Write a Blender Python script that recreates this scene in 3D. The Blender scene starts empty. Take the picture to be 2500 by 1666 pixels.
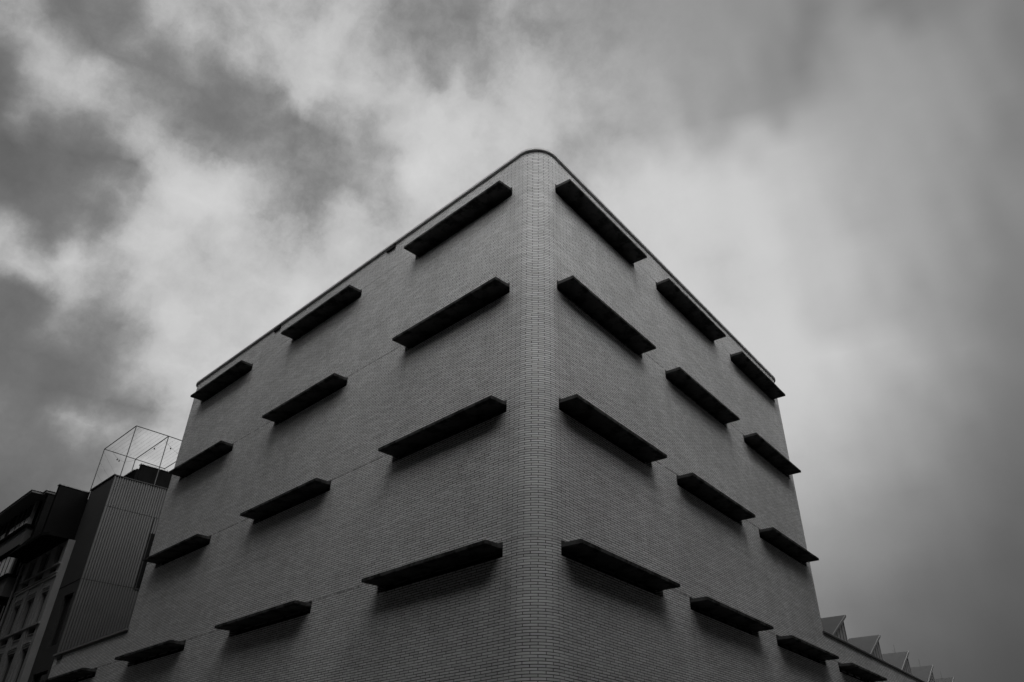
import bpy, math, random
from mathutils import Vector, Matrix
random.seed(7)
HOP = 21.6      # height of the unseen blocks added to shade the lower walls
SKYGLOW = 9.4  # strength of the out-of-view sky glow added to brighten the walls
SUN_E = .5
SUN_A = 60
SUN_H = 50
ZEN = .05
CEN = 0.
HL2 = 10
HR2 = 9
PI = math.pi
R = math.radians
scene = bpy.context.scene
col = scene.collection

# ------------------------------------------------------------------ materials
def nmat(name):
    m = bpy.data.materials.new(name); m.use_nodes = True
    nt = m.node_tree; b = nt.nodes['Principled BSDF']
    return m, nt, b

class G:
    """small node-graph helper"""
    def __init__(s, nt): s.nt = nt
    def n(s, t, **k):
        x = s.nt.nodes.new(t)
        for a, v in k.items(): setattr(x, a, v)
        return x
    def put(s, sock, v):
        if isinstance(v, bpy.types.NodeSocket): s.nt.links.new(v, sock)
        else: sock.default_value = v
    def m(s, op, a, b=None, c=None, clamp=False):
        x = s.n('ShaderNodeMath', operation=op); x.use_clamp = clamp
        s.put(x.inputs[0], a)
        if b is not None: s.put(x.inputs[1], b)
        if c is not None: s.put(x.inputs[2], c)
        return x.outputs[0]
    def mr(s, v, a, b, c=0., d=1., smooth=False):
        x = s.n('ShaderNodeMapRange')
        if smooth: x.interpolation_type = 'SMOOTHSTEP'
        for i, q in enumerate((v, a, b, c, d)): s.put(x.inputs[i], q)
        return x.outputs[0]
    def comb(s, x, y, z):
        c = s.n('ShaderNodeCombineXYZ')
        for i, q in enumerate((x, y, z)): s.put(c.inputs[i], q)
        return c.outputs[0]
    def noise(s, vec, scale, detail=3., rough=.55):
        x = s.n('ShaderNodeTexNoise')
        s.put(x.inputs['Vector'], vec); x.inputs['Scale'].default_value = scale
        x.inputs['Detail'].default_value = detail; x.inputs['Roughness'].default_value = rough
        return x.outputs['Fac']
    def grey(s, v):
        return s.comb(v, v, v)

def plain(name, a, rough=.7, var=.12, scale=3., metal=0., spec=.3, patches=None, ior=1.45):
    m, nt, b = nmat(name); g = G(nt)
    co = g.n('ShaderNodeTexCoord').outputs['Object']
    n1 = g.noise(co, scale, 5.)
    n2 = g.noise(co, scale*9, 3.)
    v = g.m('ADD', g.m('MULTIPLY', g.m('SUBTRACT', n1, .5), 2*var*a), a)
    v = g.m('ADD', v, g.m('MULTIPLY', g.m('SUBTRACT', n2, .5), var*a))
    if patches:
        lo, hi, sc, thr = patches
        k = g.mr(g.noise(co, sc, 5., .65), thr-.05, thr+.05, 0., 1.)
        mx = g.m('MULTIPLY', k, hi); v = g.m('ADD', g.m('MULTIPLY', v, g.m('SUBTRACT', 1., g.m('MULTIPLY', k, 1-lo))), mx)
    v = g.m('MAXIMUM', v, .004)
    nt.links.new(g.grey(v), b.inputs['Base Color'])
    b.inputs['Roughness'].default_value = rough
    b.inputs['Metallic'].default_value = metal
    b.inputs['Specular IOR Level'].default_value = spec; b.inputs['IOR'].default_value = ior
    return m

ROWS = [16.288, 12.989, 9.657, 6.388, 3.088]      # undersides of the canopies, storey by storey
CT = .082                                          # canopy thickness
BH, BW = .0546, .305                               # brick course and brick length

AN = -.13485
U = Vector((math.sin(AN), math.cos(AN), 0)); N = Vector((math.cos(AN), -math.sin(AN), 0))
RC = .62
A0 = -PI/2; A1 = math.atan2(N.y, N.x); TH = A1-A0
TL = RC/math.tan(math.acos(-U.x)/2)
LA = RC*TH
LSPAN = [(1.046, 5.304), (8.153, 12.405), (15.227, 19.398), (22.198, 26.37)]
RSPAN = [(.750, 5.037), (6.463, 10.785), (12.176, 16.471), (17.85, 22.05), (23.5, 27.8), (29.2, 33.5), (34.9, 39.2), (40.6, 44.9)]

def brick_mat():
    m, nt, b = nmat('glazed brick'); g = G(nt)
    uv = g.n('ShaderNodeTexCoord').outputs['UV']
    sp = g.n('ShaderNodeSeparateXYZ'); nt.links.new(uv, sp.inputs[0])
    u, v = sp.outputs[0], sp.outputs[1]
    # courses wander a few millimetres
    w1 = g.noise(g.comb(g.m('MULTIPLY', u, .9), g.m('MULTIPLY', v, 3.), 0.), 1., 2.)
    vv = g.m('ADD', v, g.m('MULTIPLY', g.m('SUBTRACT', w1, .5), .010))
    rv = g.m('DIVIDE', vv, BH); row = g.m('FLOOR', rv)
    wn = g.n('ShaderNodeTexWhiteNoise', noise_dimensions='1D'); nt.links.new(row, wn.inputs['W'])
    au = g.m('ABSOLUTE', u)
    flat = g.mr(au, .8, 1.6)
    jit = g.m('MULTIPLY', g.m('SUBTRACT', wn.outputs['Value'], .5), g.m('ADD', .05, g.m('MULTIPLY', flat, .22)))
    uu = g.m('ADD', g.m('ADD', g.m('DIVIDE', u, BW), g.m('MULTIPLY', g.m('FLOORED_MODULO', row, 2.), .5)), jit)
    cu = g.m('FLOOR', uu)
    wc = g.n('ShaderNodeTexWhiteNoise', noise_dimensions='2D')
    nt.links.new(g.comb(cu, row, 0.), wc.inputs['Vector'])
    wr = wc.outputs['Value']
    fu = g.m('FRACT', uu); fv = g.m('FRACT', rv)
    du = g.m('MULTIPLY', g.m('MINIMUM', fu, g.m('SUBTRACT', 1., fu)), BW)
    dv = g.m('MULTIPLY', g.m('MINIMUM', fv, g.m('SUBTRACT', 1., fv)), BH)
    thk = g.m('ADD', .0050, g.m('MULTIPLY', wn.outputs['Value'], .0018))
    # joint depth varies from place to place: some joints are raked open
    op = g.noise(g.comb(g.m('MULTIPLY', u, 2.3), g.m('MULTIPLY', v, 9.), 3.), 1., 3., .7)
    jh = g.m('SUBTRACT', 1., g.mr(dv, thk, g.m('ADD', thk, .0022)))
    jv = g.m('SUBTRACT', 1., g.mr(du, thk, g.m('ADD', thk, .0030)))
    joint = g.m('MULTIPLY', g.m('MAXIMUM', jh, jv), g.mr(op, .3, .6, .62, 1.))
    # brick tone
    big = g.noise(g.comb(g.m('MULTIPLY', u, .35), g.m('MULTIPLY', v, .45), 0.), 1., 4.)
    streak = g.noise(g.comb(g.m('MULTIPLY', u, 1.7), g.m('MULTIPLY', v, .16), 5.), 1., 5., .65)
    tone = g.m('MULTIPLY', g.mr(wr, 0., 1., .87, 1.08), g.mr(big, .25, .75, .88, 1.1))
    tone = g.m('MULTIPLY', tone, g.mr(streak, .3, .72, .93, 1.05))
    odd = g.mr(wr, .972, .98, 1., .80)          # a few darker bricks
    tone = g.m('MULTIPLY', tone, odd)
    # soot runs below the ends of slots
    soot = g.noise(g.comb(g.m('MULTIPLY', u, .8), g.m('MULTIPLY', v, .5), 11.), 1., 5., .7)
    tone = g.m('MULTIPLY', tone, g.mr(soot, .60, .72, 1., .80))
    for k, (spans, sg) in enumerate(((LSPAN, -1.), (RSPAN, 1.))):
        for a_, b_ in spans[:3]:
            for e_ in (a_, b_):
                ue = sg*(e_-TL+LA/2)
                hd = g.mr(g.m('ABSOLUTE', g.m('SUBTRACT', g.m('ADD', u, g.m('MULTIPLY', g.m('SUBTRACT', streak, .5), .9)), ue)), .03, .22, 1., 0.)
                dirt = hd if (k == 0 and a_ == spans[0][0] and e_ == a_) else g.m('MAXIMUM', dirt, hd)
    fz = g.m('FRACT', g.m('DIVIDE', g.m('SUBTRACT', v, ROWS[4]-.173), 3.3))
    dirt = g.m('MULTIPLY', dirt, g.m('MULTIPLY', g.mr(fz, .55, .99, 0., 1.), g.mr(soot, .35, .65, .2, 1.)))
    tone = g.m('MULTIPLY', tone, g.m('SUBTRACT', 1., g.m('MULTIPLY', dirt, .28)))
    brick = g.m('MULTIPLY', tone, BRICK)
    # worn bed joint at every lintel course
    line = None
    for z in ROWS:
        d = g.m('ABSOLUTE', g.m('SUBTRACT', vv, z+CT+.055))
        k = g.m('SUBTRACT', 1., g.mr(d, .008, .016))
        line = k if line is None else g.m('MAXIMUM', line, k)
    brk = g.noise(g.comb(g.m('MULTIPLY', u, 1.3), g.m('MULTIPLY', g.m('ROUND', g.m('DIVIDE', v, 3.3)), 7.), 2.), 3., 4., .75)
    line = g.m('MULTIPLY', line, g.m('MULTIPLY', g.mr(brk, .42, .52, 0., 1.), g.mr(au, .5, 2.5, .25, 1.)))
    joint = g.m('MAXIMUM', joint, g.m('MULTIPLY', line, .75))
    mix = g.m('ADD', g.m('MULTIPLY', brick, g.m('SUBTRACT', 1., joint)), g.m('MULTIPLY', joint, .012))
    nt.links.new(g.grey(mix), b.inputs['Base Color'])
    b.inputs['Roughness'].default_value = .62
    b.inputs['Specular IOR Level'].default_value = .25
    bp = g.n('ShaderNodeBump'); bp.inputs['Strength'].default_value = .35; bp.inputs['Distance'].default_value = .004
    nt.links.new(g.m('SUBTRACT', 1., joint), bp.inputs['Height']); nt.links.new(bp.outputs[0], b.inputs['Normal'])
    return m

BRICK = .77
M = {}
M['brick'] = brick_mat()
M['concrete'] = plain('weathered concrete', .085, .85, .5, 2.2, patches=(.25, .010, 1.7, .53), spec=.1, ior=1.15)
M['metal_cap'] = plain('zinc coping', .62, .55, .12, 1.5)
M['wing_metal'] = plain('dull zinc edge', .22, .6, .15, 1.5)
M['wing_cap'] = plain('dark coping', .10, .6, .15, 1.5)
M['glass'] = plain('dark glass', .02, .12, .1, 1., spec=.5)
M['black'] = plain('black painted metal', .018, .6, .2, 4.)
M['roofing'] = plain('bitumen roofing', .07, .9, .2, 1.)
M['cladding'] = plain('corrugated sheet', .085, .6, .14, 1.2)
M['render_dark'] = plain('dark grey render', .045, .9, .22, .7)
M['mon_roof'] = plain('standing seam zinc', .05, .6, .2, 2.)
M['mon_gable'] = plain('boarded gable', .34, .7, .2, 2.)
M['stone'] = plain('pale render', .24, .85, .22, 1.6)
M['stone2'] = plain('grey spandrel', .10, .85, .15, 1.2)
M['soot'] = plain('tarred boards', .009, 1., .3, 2., spec=.03, ior=1.02)
M['frame'] = plain('painted frame', .2, .6, .1, 4.)
M['blind'] = plain('white roller blind', .62, .8, .06, 6.)
M['tube'] = plain('galvanised tube', .09, .5, .1, 5., metal=.3)
M['rope'] = plain('thin cord', .12, .8, .1, 5.)
M['asphalt'] = plain('asphalt', .05, .9, .2, .8)
M['paving'] = plain('concrete paving', .11, .9, .15, 1.3)
M['opp'] = plain('dark blocker wall', .06, .9, .2, .6)  # dark finish of the added sky-blocking blocks

# ------------------------------------------------------------------ mesh building
class MB:
    def __init__(s): s.v = []; s.f = []; s.uv = []
    def quad(s, pts, uv=None):
        i = len(s.v); s.v += [tuple(p) for p in pts]; s.f.append(tuple(range(i, i+len(pts))))
        s.uv.append(uv if uv else [(0, 0)]*len(pts)); return s
    def prism(s, base, vec):
        """base polygon (list of 3d points) pushed along vec"""
        n = len(base); i = len(s.v); vec = Vector(vec)
        s.v += [tuple(p) for p in base] + [tuple(Vector(p)+vec) for p in base]
        s.f.append(tuple(range(i, i+n))[::-1]); s.f.append(tuple(range(i+n, i+2*n)))
        s.uv += [[(0, 0)]*n]*2
        for k in range(n):
            s.f.append((i+k, i+(k+1) % n, i+n+(k+1) % n, i+n+k)); s.uv.append([(0, 0)]*4)
        return s
    def box(s, x0, x1, y0, y1, z0, z1):
        return s.prism([(x0, y0, z0), (x1, y0, z0), (x1, y1, z0), (x0, y1, z0)], (0, 0, z1-z0))
    def tube(s, a, b, r, n=8):
        a = Vector(a); b = Vector(b); d = (b-a).normalized()
        x = d.orthogonal().normalized(); y = d.cross(x)
        return s.prism([a+r*(x*math.cos(2*PI*k/n)+y*math.sin(2*PI*k/n)) for k in range(n)], b-a)
    def build(s, name, mat, parent=None, bevel=0., smooth=False, loc=None, fix=True):
        me = bpy.data.meshes.new(name); me.from_pydata(s.v, [], s.f)
        l = me.uv_layers.new(name='UVMap'); k = 0
        for u in s.uv:
            for q in u: l.data[k].uv = q; k += 1
        me.update()
        o = bpy.data.objects.new(name, me); col.objects.link(o); me.materials.append(mat)
        if fix:
            import bmesh
            bm = bmesh.new(); bm.from_mesh(me); bmesh.ops.recalc_face_normals(bm, faces=bm.faces); bm.to_mesh(me); bm.free()
        if parent:
            o.parent = parent
            o.matrix_parent_inverse = Matrix.Translation(-world_loc(parent))
        if bevel:
            b = o.modifiers.new('Bevel', 'BEVEL'); b.width = bevel; b.segments = 2; b.limit_method = 'ANGLE'
        if smooth:
            for p in me.polygons: p.use_smooth = True
        return o

def world_loc(o):
    v = Vector(o.location)
    return v
def tag(o, label, cat, group=None, kind=None):
    if label: o['label'] = label
    if cat: o['category'] = cat
    if group: o['group'] = group
    if kind: o['kind'] = kind
    return o
def thing(name, loc, label, cat, group=None):
    o = bpy.data.objects.new(name, None); col.objects.link(o); o.location = loc
    return tag(o, label, cat, group)

# ------------------------------------------------------------------ plan of the brick building
def P(S, z, n=0.):
    """point of the street face: S metres round the corner (left negative), n metres out of it"""
    if S < -LA/2: return Vector((-(TL-S-LA/2), -n, z))
    if S > LA/2: return U*(TL+S-LA/2)+N*n+Vector((0, 0, z))
    a = A0+TH/2+S/RC
    return Vector((-TL+(RC+n)*math.cos(a), RC+(RC+n)*math.sin(a), z))
def SL(d): return -(d-TL+LA/2)       # distance d from the ideal corner, left street
def SR(d): return d-TL+LA/2
ARC = [-LA/2+LA*k/28 for k in range(29)]
LEND, REND = 20.18, 16.80            # where the far corners start to turn
WL, WR = 27.38, 50.0                 # ends of the low wings
ZW, ZT = 7.44, 17.42                 # brick heights

brick_building = thing('brick_building', (0, 0, 0), 'pale grey brick building with a rounded corner and rows of dark canopy slabs', 'building')

slots = []          # (S0, S1, row)
for r, z in enumerate(ROWS):
    for i, (a, b) in enumerate(LSPAN):
        if i < 3 or r >= 3: slots.append((SL(b), SL(a), z))
    for i, (a, b) in enumerate(RSPAN):
        if i < 3 or r >= 3: slots.append((SR(a), SR(b), z))

wall = MB()
def face(S0, S1, z0, z1, holes, arc=False):
    ss = sorted(set([S0, S1]+[h[0] for h in holes]+[h[1] for h in holes]))
    zs = sorted(set([z0, z1]+[h[2] for h in holes]+[h[3] for h in holes]))
    ss = [s for s in ss if S0 <= s <= S1]; zs = [z for z in zs if z0 <= z <= z1]
    for i in range(len(ss)-1):
        for j in range(len(zs)-1):
            a, b, c, d = ss[i], ss[i+1], zs[j], zs[j+1]
            if any(h[0]-1e-6 <= a and b <= h[1]+1e-6 and h[2]-1e-6 <= c and d <= h[3]+1e-6 for h in holes): continue
            wall.quad([P(a, c), P(b, c), P(b, d), P(a, d)], [(a, c), (b, c), (b, d), (a, d)])
def hole(s):
    return (s[0], s[1], s[2]-.173, s[2]+CT+.06)
HL = [hole(s) for s in slots if s[1] < 0]; HR = [hole(s) for s in slots if s[0] > 0]
arcS = [s for s in ARC]
lows = lambda H, z0, z1: [h for h in H if h[2] >= z0-1e-6 and h[3] <= z1+1e-6]
face(SL(WL), arcS[0], 0, ZW, lows(HL, 0, ZW)); face(SL(LEND), arcS[0], ZW, ZT, lows(HL, ZW, ZT))
face(arcS[-1], SR(WR), 0, ZW, lows(HR, 0, ZW)); face(arcS[-1], SR(REND), ZW, ZT, lows(HR, ZW, ZT))
for a, b in zip(arcS[:-1], arcS[1:]): face(a, b, 0, ZT, [])
# reveals of the slots
for (a, b, c, d) in HL+HR:
    n = -.26
    for p, q in (((a, c), (b, c)), ((b, c), (b, d)), ((b, d), (a, d)), ((a, d), (a, c))):
        wall.quad([P(p[0], p[1]), P(q[0], q[1]), P(q[0], q[1], n), P(p[0], p[1], n)], [(p[0], p[1]), (q[0], q[1]), (q[0]+.2, q[1]), (p[0]+.2, p[1])])
# far corners and rear walls
def strip(pts, z0, z1, u0):
    u = u0
    for p, q in zip(pts[:-1], pts[1:]):
        L = (Vector(q)-Vector(p)).length
        wall.quad([(p[0], p[1], z0), (q[0], q[1], z0), (q[0], q[1], z1), (p[0], p[1], z1)], [(u, z0), (u+L, z0), (u+L, z1), (u, z1)]); u += L
fl = [(-LEND+RC*math.cos(a), RC+RC*math.sin(a)) for a in [-PI/2-PI/2*k/14 for k in range(15)]]
cr = U*REND-N*RC
fr = [(cr.x+RC*math.cos(a), cr.y+RC*math.sin(a)) for a in [A1+PI/2*k/14 for k in range(15)]]
bl = (-LEND-RC, 15.0); br = tuple((cr+U*RC-N*17.6)[:2])
strip(fl+[bl, br], ZW-.2, ZT, SL(LEND)); strip([br]+list(reversed(fr)), ZW-.2, ZT, 30)
strip([(-WL, 0), (-WL, 16)], 0, ZW, 0)
rend = P(SR(WR), 0)
strip([tuple(rend[:2]), tuple((rend-N*18)[:2])], 0, ZW, 0)
w = wall.build('wall', M['brick'], brick_building, fix=False)
for p in w.data.polygons: p.use_smooth = False
# smooth shade the curved corner
for p in w.data.polygons:
    c = p.center
    if abs(p.normal.z) < .1 and -TL < c.x < .2 and -.1 < c.y < RC+.3 and p.area > .1 and p.area < 2.: p.use_smooth = True

# flat roofs
rf = MB()
up = [P(SL(LEND), 17.25)]+[P(s, 17.25) for s in ARC]+[P(SR(REND), 17.25)]+[(x, y, 17.25) for x, y in fr[1:]]+[(br[0], br[1], 17.25), (bl[0], bl[1], 17.25)]+[(x, y, 17.25) for x, y in reversed(fl[1:])]
rf.quad(up); rf.build('roof', M['roofing'], brick_building)
rf = MB(); k = 6.9
rf.quad([(-WL, 0.02, k), (-LEND-.3, 0.02, k), (-LEND-.3, 16, k), (-WL, 16, k)])
a = P(SR(REND), k, -.02); b = P(SR(WR), k, -.02)
rf.quad([a, b, b-N*18, a-N*18]); rf.build('wing_roof', M['roofing'], brick_building)

# copings
def sweep(path_fn, Ss, prof, name, mat, closed_ends=True):
    mb = MB(); rings = [[path_fn(S, z, n) for n, z in prof] for S in Ss]
    for A, B in zip(rings[:-1], rings[1:]):
        for i in range(len(prof)):
            j = (i+1) % len(prof); mb.quad([A[i], B[i], B[j], A[j]])
    mb.quad(rings[0]); mb.quad(rings[-1])
    return mb.build(name, mat, brick_building)
cap = [(-.30, 17.415), (.058, 17.415), (.068, 17.42), (.068, 17.482), (.062, 17.49), (-.30, 17.505)]
# main coping follows the whole rounded outline
def outline(S, z, n):
    kind, t = S
    if kind == 'f': return P(t, z, n)
    if kind == 'l': return Vector((-LEND+(RC+n)*math.cos(t), RC+(RC+n)*math.sin(t), z))
    if kind == 'L': return Vector((-LEND-RC-n, t, z))
    if kind == 'r': return Vector((cr.x+(RC+n)*math.cos(t), cr.y+(RC+n)*math.sin(t), z))
    if kind == 'R': q = cr+U*(RC+n)-N*t; return Vector((q.x, q.y, z))
path = [('L', 14.), ('L', RC+.1)]+[('l', -PI+PI/2*k/14) for k in range(15)]+[('f', SL(LEND)+.05)]+[('f', s) for s in ARC]+[('f', SR(REND)-.05)]+[('r', A1+PI/2*k/14) for k in range(15)]+[('R', 16.)]
sweep(outline, path, cap, 'coping', M['metal_cap'])
capw = [(-.30, 7.50), (.09, 7.50), (.10, 7.51), (.10, 7.565), (-.30, 7.58)]
wl = MB()
sweep(P, [SL(WL+.06), SL(LEND+.05)], [(-.30, 7.435), (-.02, 7.435), (-.02, 7.51), (.08, 7.51), (.08, 7.575), (-.30, 7.59)], 'coping', M['wing_metal'])
sweep(P, [SR(REND-.02), SR(WR+.06)], [(-.30, 7.31), (.05, 7.31), (.07, 7.33), (.07, 7.385), (-.30, 7.40)], 'coping', M['wing_cap'])

# canopies with their slot windows: two meshes of each length, then copies
protoC = {}; protoW = {}
def canopy_mesh(L, seed):
    import bmesh
    rnd = random.Random(seed)
    bm = bmesh.new(); n = 26
    y0, y1 = -.10, .486
    vs = []
    for i in range(n+1):
        x = L*i/n
        j = lambda a: rnd.uniform(-a, a)
        e = .0025
        nick = .012 if rnd.random() < .12 else 0.
        vs.append([bm.verts.new(q) for q in ((x, y0, 0), (x, y1-.006+j(e)-nick, 0+j(e)+nick*.5), (x, y1+j(e)-nick*.4, .007+j(e)), (x, y1+j(e), CT-.006+j(e)), (x, y1-.008+j(e), CT+j(e)), (x, y0, CT))])
    for A, B in zip(vs[:-1], vs[1:]):
        for i in range(6): bm.faces.new((A[i], A[(i+1) % 6], B[(i+1) % 6], B[i]))
    bm.faces.new(vs[0]); bm.faces.new(list(reversed(vs[-1])))
    bmesh.ops.recalc_face_normals(bm, faces=bm.faces)
    me = bpy.data.meshes.new('canopy'); bm.to_mesh(me); bm.free(); me.materials.append(M['concrete'])
    return me
def window_mesh(L):
    mb = MB()
    mb.box(0, L, -.25, -.235, -.173, CT+.06)
    for k in range(6):
        x = .02+(L-.06)*k/5
        mb.box(x, x+.04, -.235, -.20, -.17, CT+.055)
    me_o = mb.build('window', M['glass'])
    me = me_o.data; bpy.data.objects.remove(me_o); return me
for k, (a, b, z) in enumerate(slots):
    L = b-a
    out = P((a+b)/2, 0, 1)-P((a+b)/2, 0, 0)
    t = (P(b, 0)-P(a, 0)).normalized()
    mat = Matrix((( t.x, out.x, 0, 0), (t.y, out.y, 0, 0), (0, 0, 1, 0), (0, 0, 0, 1)))
    # x axis runs along t, y axis outwards
    for nm, me in (('canopy', canopy_mesh(L-.03, k)), ('window', window_mesh(L-.004))):
        o = bpy.data.objects.new(nm, me); col.objects.link(o); o.parent = brick_building
        p = P(a, z)+t*(.015 if nm == 'canopy' else .002)
        o.matrix_local = Matrix.Translation(p) @ mat
        o['group'] = 'concrete canopies over the slot windows' if nm == 'canopy' else 'slot windows under the canopies'
# little louvred vents under the copings
for S, z in ((SL(6.7), 17.28), (SL(13.75), 17.28), (SL(26.68), 7.33)):
    mb = MB()
    for dz in (0, .035, .07):
        a = P(S-.2, z+dz, .0); b = P(S+.2, z+dz, .0)
        mb.prism([P(S-.2, z+dz, -.02), P(S+.2, z+dz, -.02), P(S+.2, z+dz-.01, .07), P(S-.2, z+dz-.01, .07)], (0, 0, .022))
    mb.prism([P(S-.22, z-.02, -.02), P(S-.19, z-.02, -.02), P(S-.19, z-.02, .05), P(S-.22, z-.02, .05)], (0, 0, .125))
    mb.prism([P(S+.19, z-.02, -.02), P(S+.22, z-.02, -.02), P(S+.22, z-.02, .05), P(S+.19, z-.02, .05)], (0, 0, .125))
    mb.build('vent', M['black'], brick_building)

# saw-tooth roof monitors on the right wing
def PR(s, z, n): return U*s+N*n+Vector((0, 0, z))
K = .488; pk = 9.2; z0 = 6.95; NB = -11.
for i in range(8):
    s1 = 23.38+4.96*i; sv = s1-.32
    zg = pk-.10
    sb = sv-(zg-K*.32-z0)/K
    sb = max(sb, s1-4.96-.30)
    body = MB().prism([PR(sb, z0, -1.0), PR(sv, z0, -1.0), PR(sv, pk-K*.32-.10, -1.0), PR(sb, pk-K*(s1-sb)-.10, -1.0)], N*(NB+1.0)*1.)
    ro = body.build('roof_monitor', M['mon_gable'], brick_building)
    ro['group'] = 'saw-tooth roof monitors'
    def child(o): 
        o.parent = ro; o.matrix_parent_inverse = Matrix.Identity(4)
    rp = MB().prism([PR(sb-.1, pk-K*(s1-sb+.1)-.095, -.93), PR(s1-.02, pk-.095, -.93), PR(s1, pk-.06, -.93), PR(s1, pk, -.93), PR(s1-.05, pk-.005, -.93), PR(sb-.1, pk-K*(s1-sb+.1), -.93)], N*(NB+.8))
    child(rp.build('roof_panel', M['mon_roof']))
    sm = MB()
    for nn in (-2.35, -4.6, -6.9, -9.2):
        sm.prism([PR(sb, pk-K*(s1-sb)+.001, nn), PR(s1-.06, pk-K*.06+.001, nn), PR(s1-.06, pk-K*.06+.03, nn), PR(sb, pk-K*(s1-sb)+.03, nn)], -N*.07)
    sm.prism([PR(s1-.02, pk-.09, -.93), PR(s1-.02, pk+.012, -.93), PR(sb, pk-K*(s1-sb)+.012, -.93), PR(sb, pk-K*(s1-sb)-.09, -.93)], N*.03)
    child(sm.build('roof_seam', M['wing_metal']))
    q = s1-1.12
    child(MB().prism([PR(q, pk-K*(s1-q)+.001, -.95), PR(q+.03, pk-K*(s1-q-.03)+.001, -.95), PR(q+.03, pk-K*(s1-q-.03)+.012, -.95), PR(q, pk-K*(s1-q)+.012, -.95)], N*(NB+.9)).build('roof_lap', M['black']))
    for k in range(1, 9):
        bt = MB()
        s = sv-.42*k+.02
        top = pk-K*(s1-s)-.13
        if top > z0+.05: child(bt.prism([PR(s, z0, -1.0), PR(s+.025, z0, -1.0), PR(s+.025, z0, -.988), PR(s, z0, -.988)], (0, 0, top-z0)).build('batten', M['black']))
    child(MB().prism([PR(sv-.04, z0, -1.0), PR(sv+.02, z0, -1.0), PR(sv+.02, z0, -.97), PR(sv-.04, z0, -.97)], (0, 0, pk-K*.32-.12-z0)).build('corner_trim', M['frame']))
    if i >= 2:
        b = PR(s1-.12, pk-.06, -1.55)
        rod = MB().tube(b, b+Vector((0, 0, .42)), .008, 6).tube(b+Vector((0, 0, .05)), b+Vector((0, 0, .05))-N*.12+Vector((0, 0, .12)), .006, 6)
        child(rod.build('lightning_rod', M['tube']))

# ------------------------------------------------------------------ corrugated building behind the left wing
XC, YC, ZC = -28.43, .3, 15.66
cb = thing('corrugated_building', (XC, YC, 0), 'grey building clad in vertical corrugated sheet rising behind the low left wing', 'building')
XE = -31.34
b = MB()
# rendered street wall with an opening near the corner
def planeY(mb, x0, x1, y, z0, z1, holes, depth=.2):
    xs = sorted(set([x0, x1]+[h[0] for h in holes]+[h[1] for h in holes])); zs = sorted(set([z0, z1]+[h[2] for h in holes]+[h[3] for h in holes]))
    for i in range(len(xs)-1):
        for j in range(len(zs)-1):
            a, c, d, e = xs[i], xs[i+1], zs[j], zs[j+1]
            if any(h[0]-1e-6 <= a and c <= h[1]+1e-6 and h[2]-1e-6 <= d and e <= h[3]+1e-6 for h in holes): continue
            mb.quad([(a, y, d), (c, y, d), (c, y, e), (a, y, e)])
    for (a, c, d, e) in holes:
        mb.quad([(a, y, d), (c, y, d), (c, y+depth, d), (a, y+depth, d)]); mb.quad([(a, y, e), (c, y, e), (c, y+depth, e), (a, y+depth, e)])
        mb.quad([(a, y, d), (a, y, e), (a, y+depth, e), (a, y+depth, d)]); mb.quad([(c, y, d), (c, y, e), (c, y+depth, e), (c, y+depth, d)])
holesS = [(-29.9, -28.75, 8.2, 10.35), (-30.5, -28.75, 3.4, 7.2)]
planeY(b, XE, XC, YC, 0, ZC, holesS)
b.quad([(XC-.05, YC, 0), (XC-.05, 12, 0), (XC-.05, 12, ZC-.1), (XC-.05, YC, ZC-.1)])
b.quad([(XE, 12, 0), (XC-.05, 12, 0), (XC-.05, 12, ZC), (XE, 12, ZC)])
b.build('wall', M['render_dark'], cb, fix=False)
for h in holesS:
    f = MB().box(h[0], h[1], YC+.16, YC+.18, h[2], h[3]).build('window', M['glass'], cb)
    MB().box(h[0], h[0]+.05, YC+.12, YC+.16, h[2], h[3]).box(h[1]-.05, h[1], YC+.12, YC+.16, h[2], h[3]).box(h[0]+.05, h[1]-.05, YC+.12, YC+.16, h[2], h[2]+.05).build('frame', M['black'], f)
# fine joint between render fields
MB().box(XE, XC-.02, YC-.012, YC, 10.84, 10.86).build('joint', M['soot'], cb)
# corrugated sheets, three lifts, real folds
def corrug(z0, z1, x, ya, yb, skip=None):
    mb = MB(); p = .115; d = .045; y = ya; pts = []
    while y < yb:
        pts += [(x, y), (x, y+p*.50), (x-d, y+p*.60), (x-d, y+p*.90)]; y += p
    pts.append((x, y))
    for (xa, a), (xb, c) in zip(pts[:-1], pts[1:]):
        mb.quad([(xa, a, z0), (xb, c, z0), (xb, c, z1), (xa, a, z1)])
    return mb
for i, (a, c) in enumerate(((3.0, 10.84), (10.865, 14.145), (14.17, ZC-.03))):
    if i == 1:
        mb = corrug(a, c, XC+.047, YC+.02, 2.62); m2 = corrug(13.4, c, XC+.047, 2.66, 4.2); m3 = corrug(a, c, XC+.047, 4.3, 9.)
        for m_ in (m2, m3):
            k = len(mb.v); mb.v += m_.v; mb.f += [tuple(q+k for q in f_) for f_ in m_.f]; mb.uv += m_.uv
    else: mb = corrug(a, c, XC+(.047, 0, .043)[i], YC+.02, 9.)
    mb.build('cladding', M['cladding'], cb, fix=False)
f = MB().box(XC-.045, XC+.03, 2.66, 4.3, 10.86, 13.4).build('window', M['soot'], cb)
MB().box(XC-.02, XC+.05, 2.655, 2.70, 10.86, 13.4).box(XC-.02, XC+.08, 2.62, 4.3, 10.80, 10.858).build('frame', M['black'], f)
MB().box(XC-.02, XC+.055, YC-.01, YC+.02, 3, ZC).build('corner_trim', M['render_dark'], cb)
MB().box(XC-.25, XC+.075, YC+.02, 12, ZC-.03, ZC+.02).box(XE, XC+.075, YC-.05, YC+.02, ZC-.03, ZC+.035).build('coping', M['black'], cb)
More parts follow.
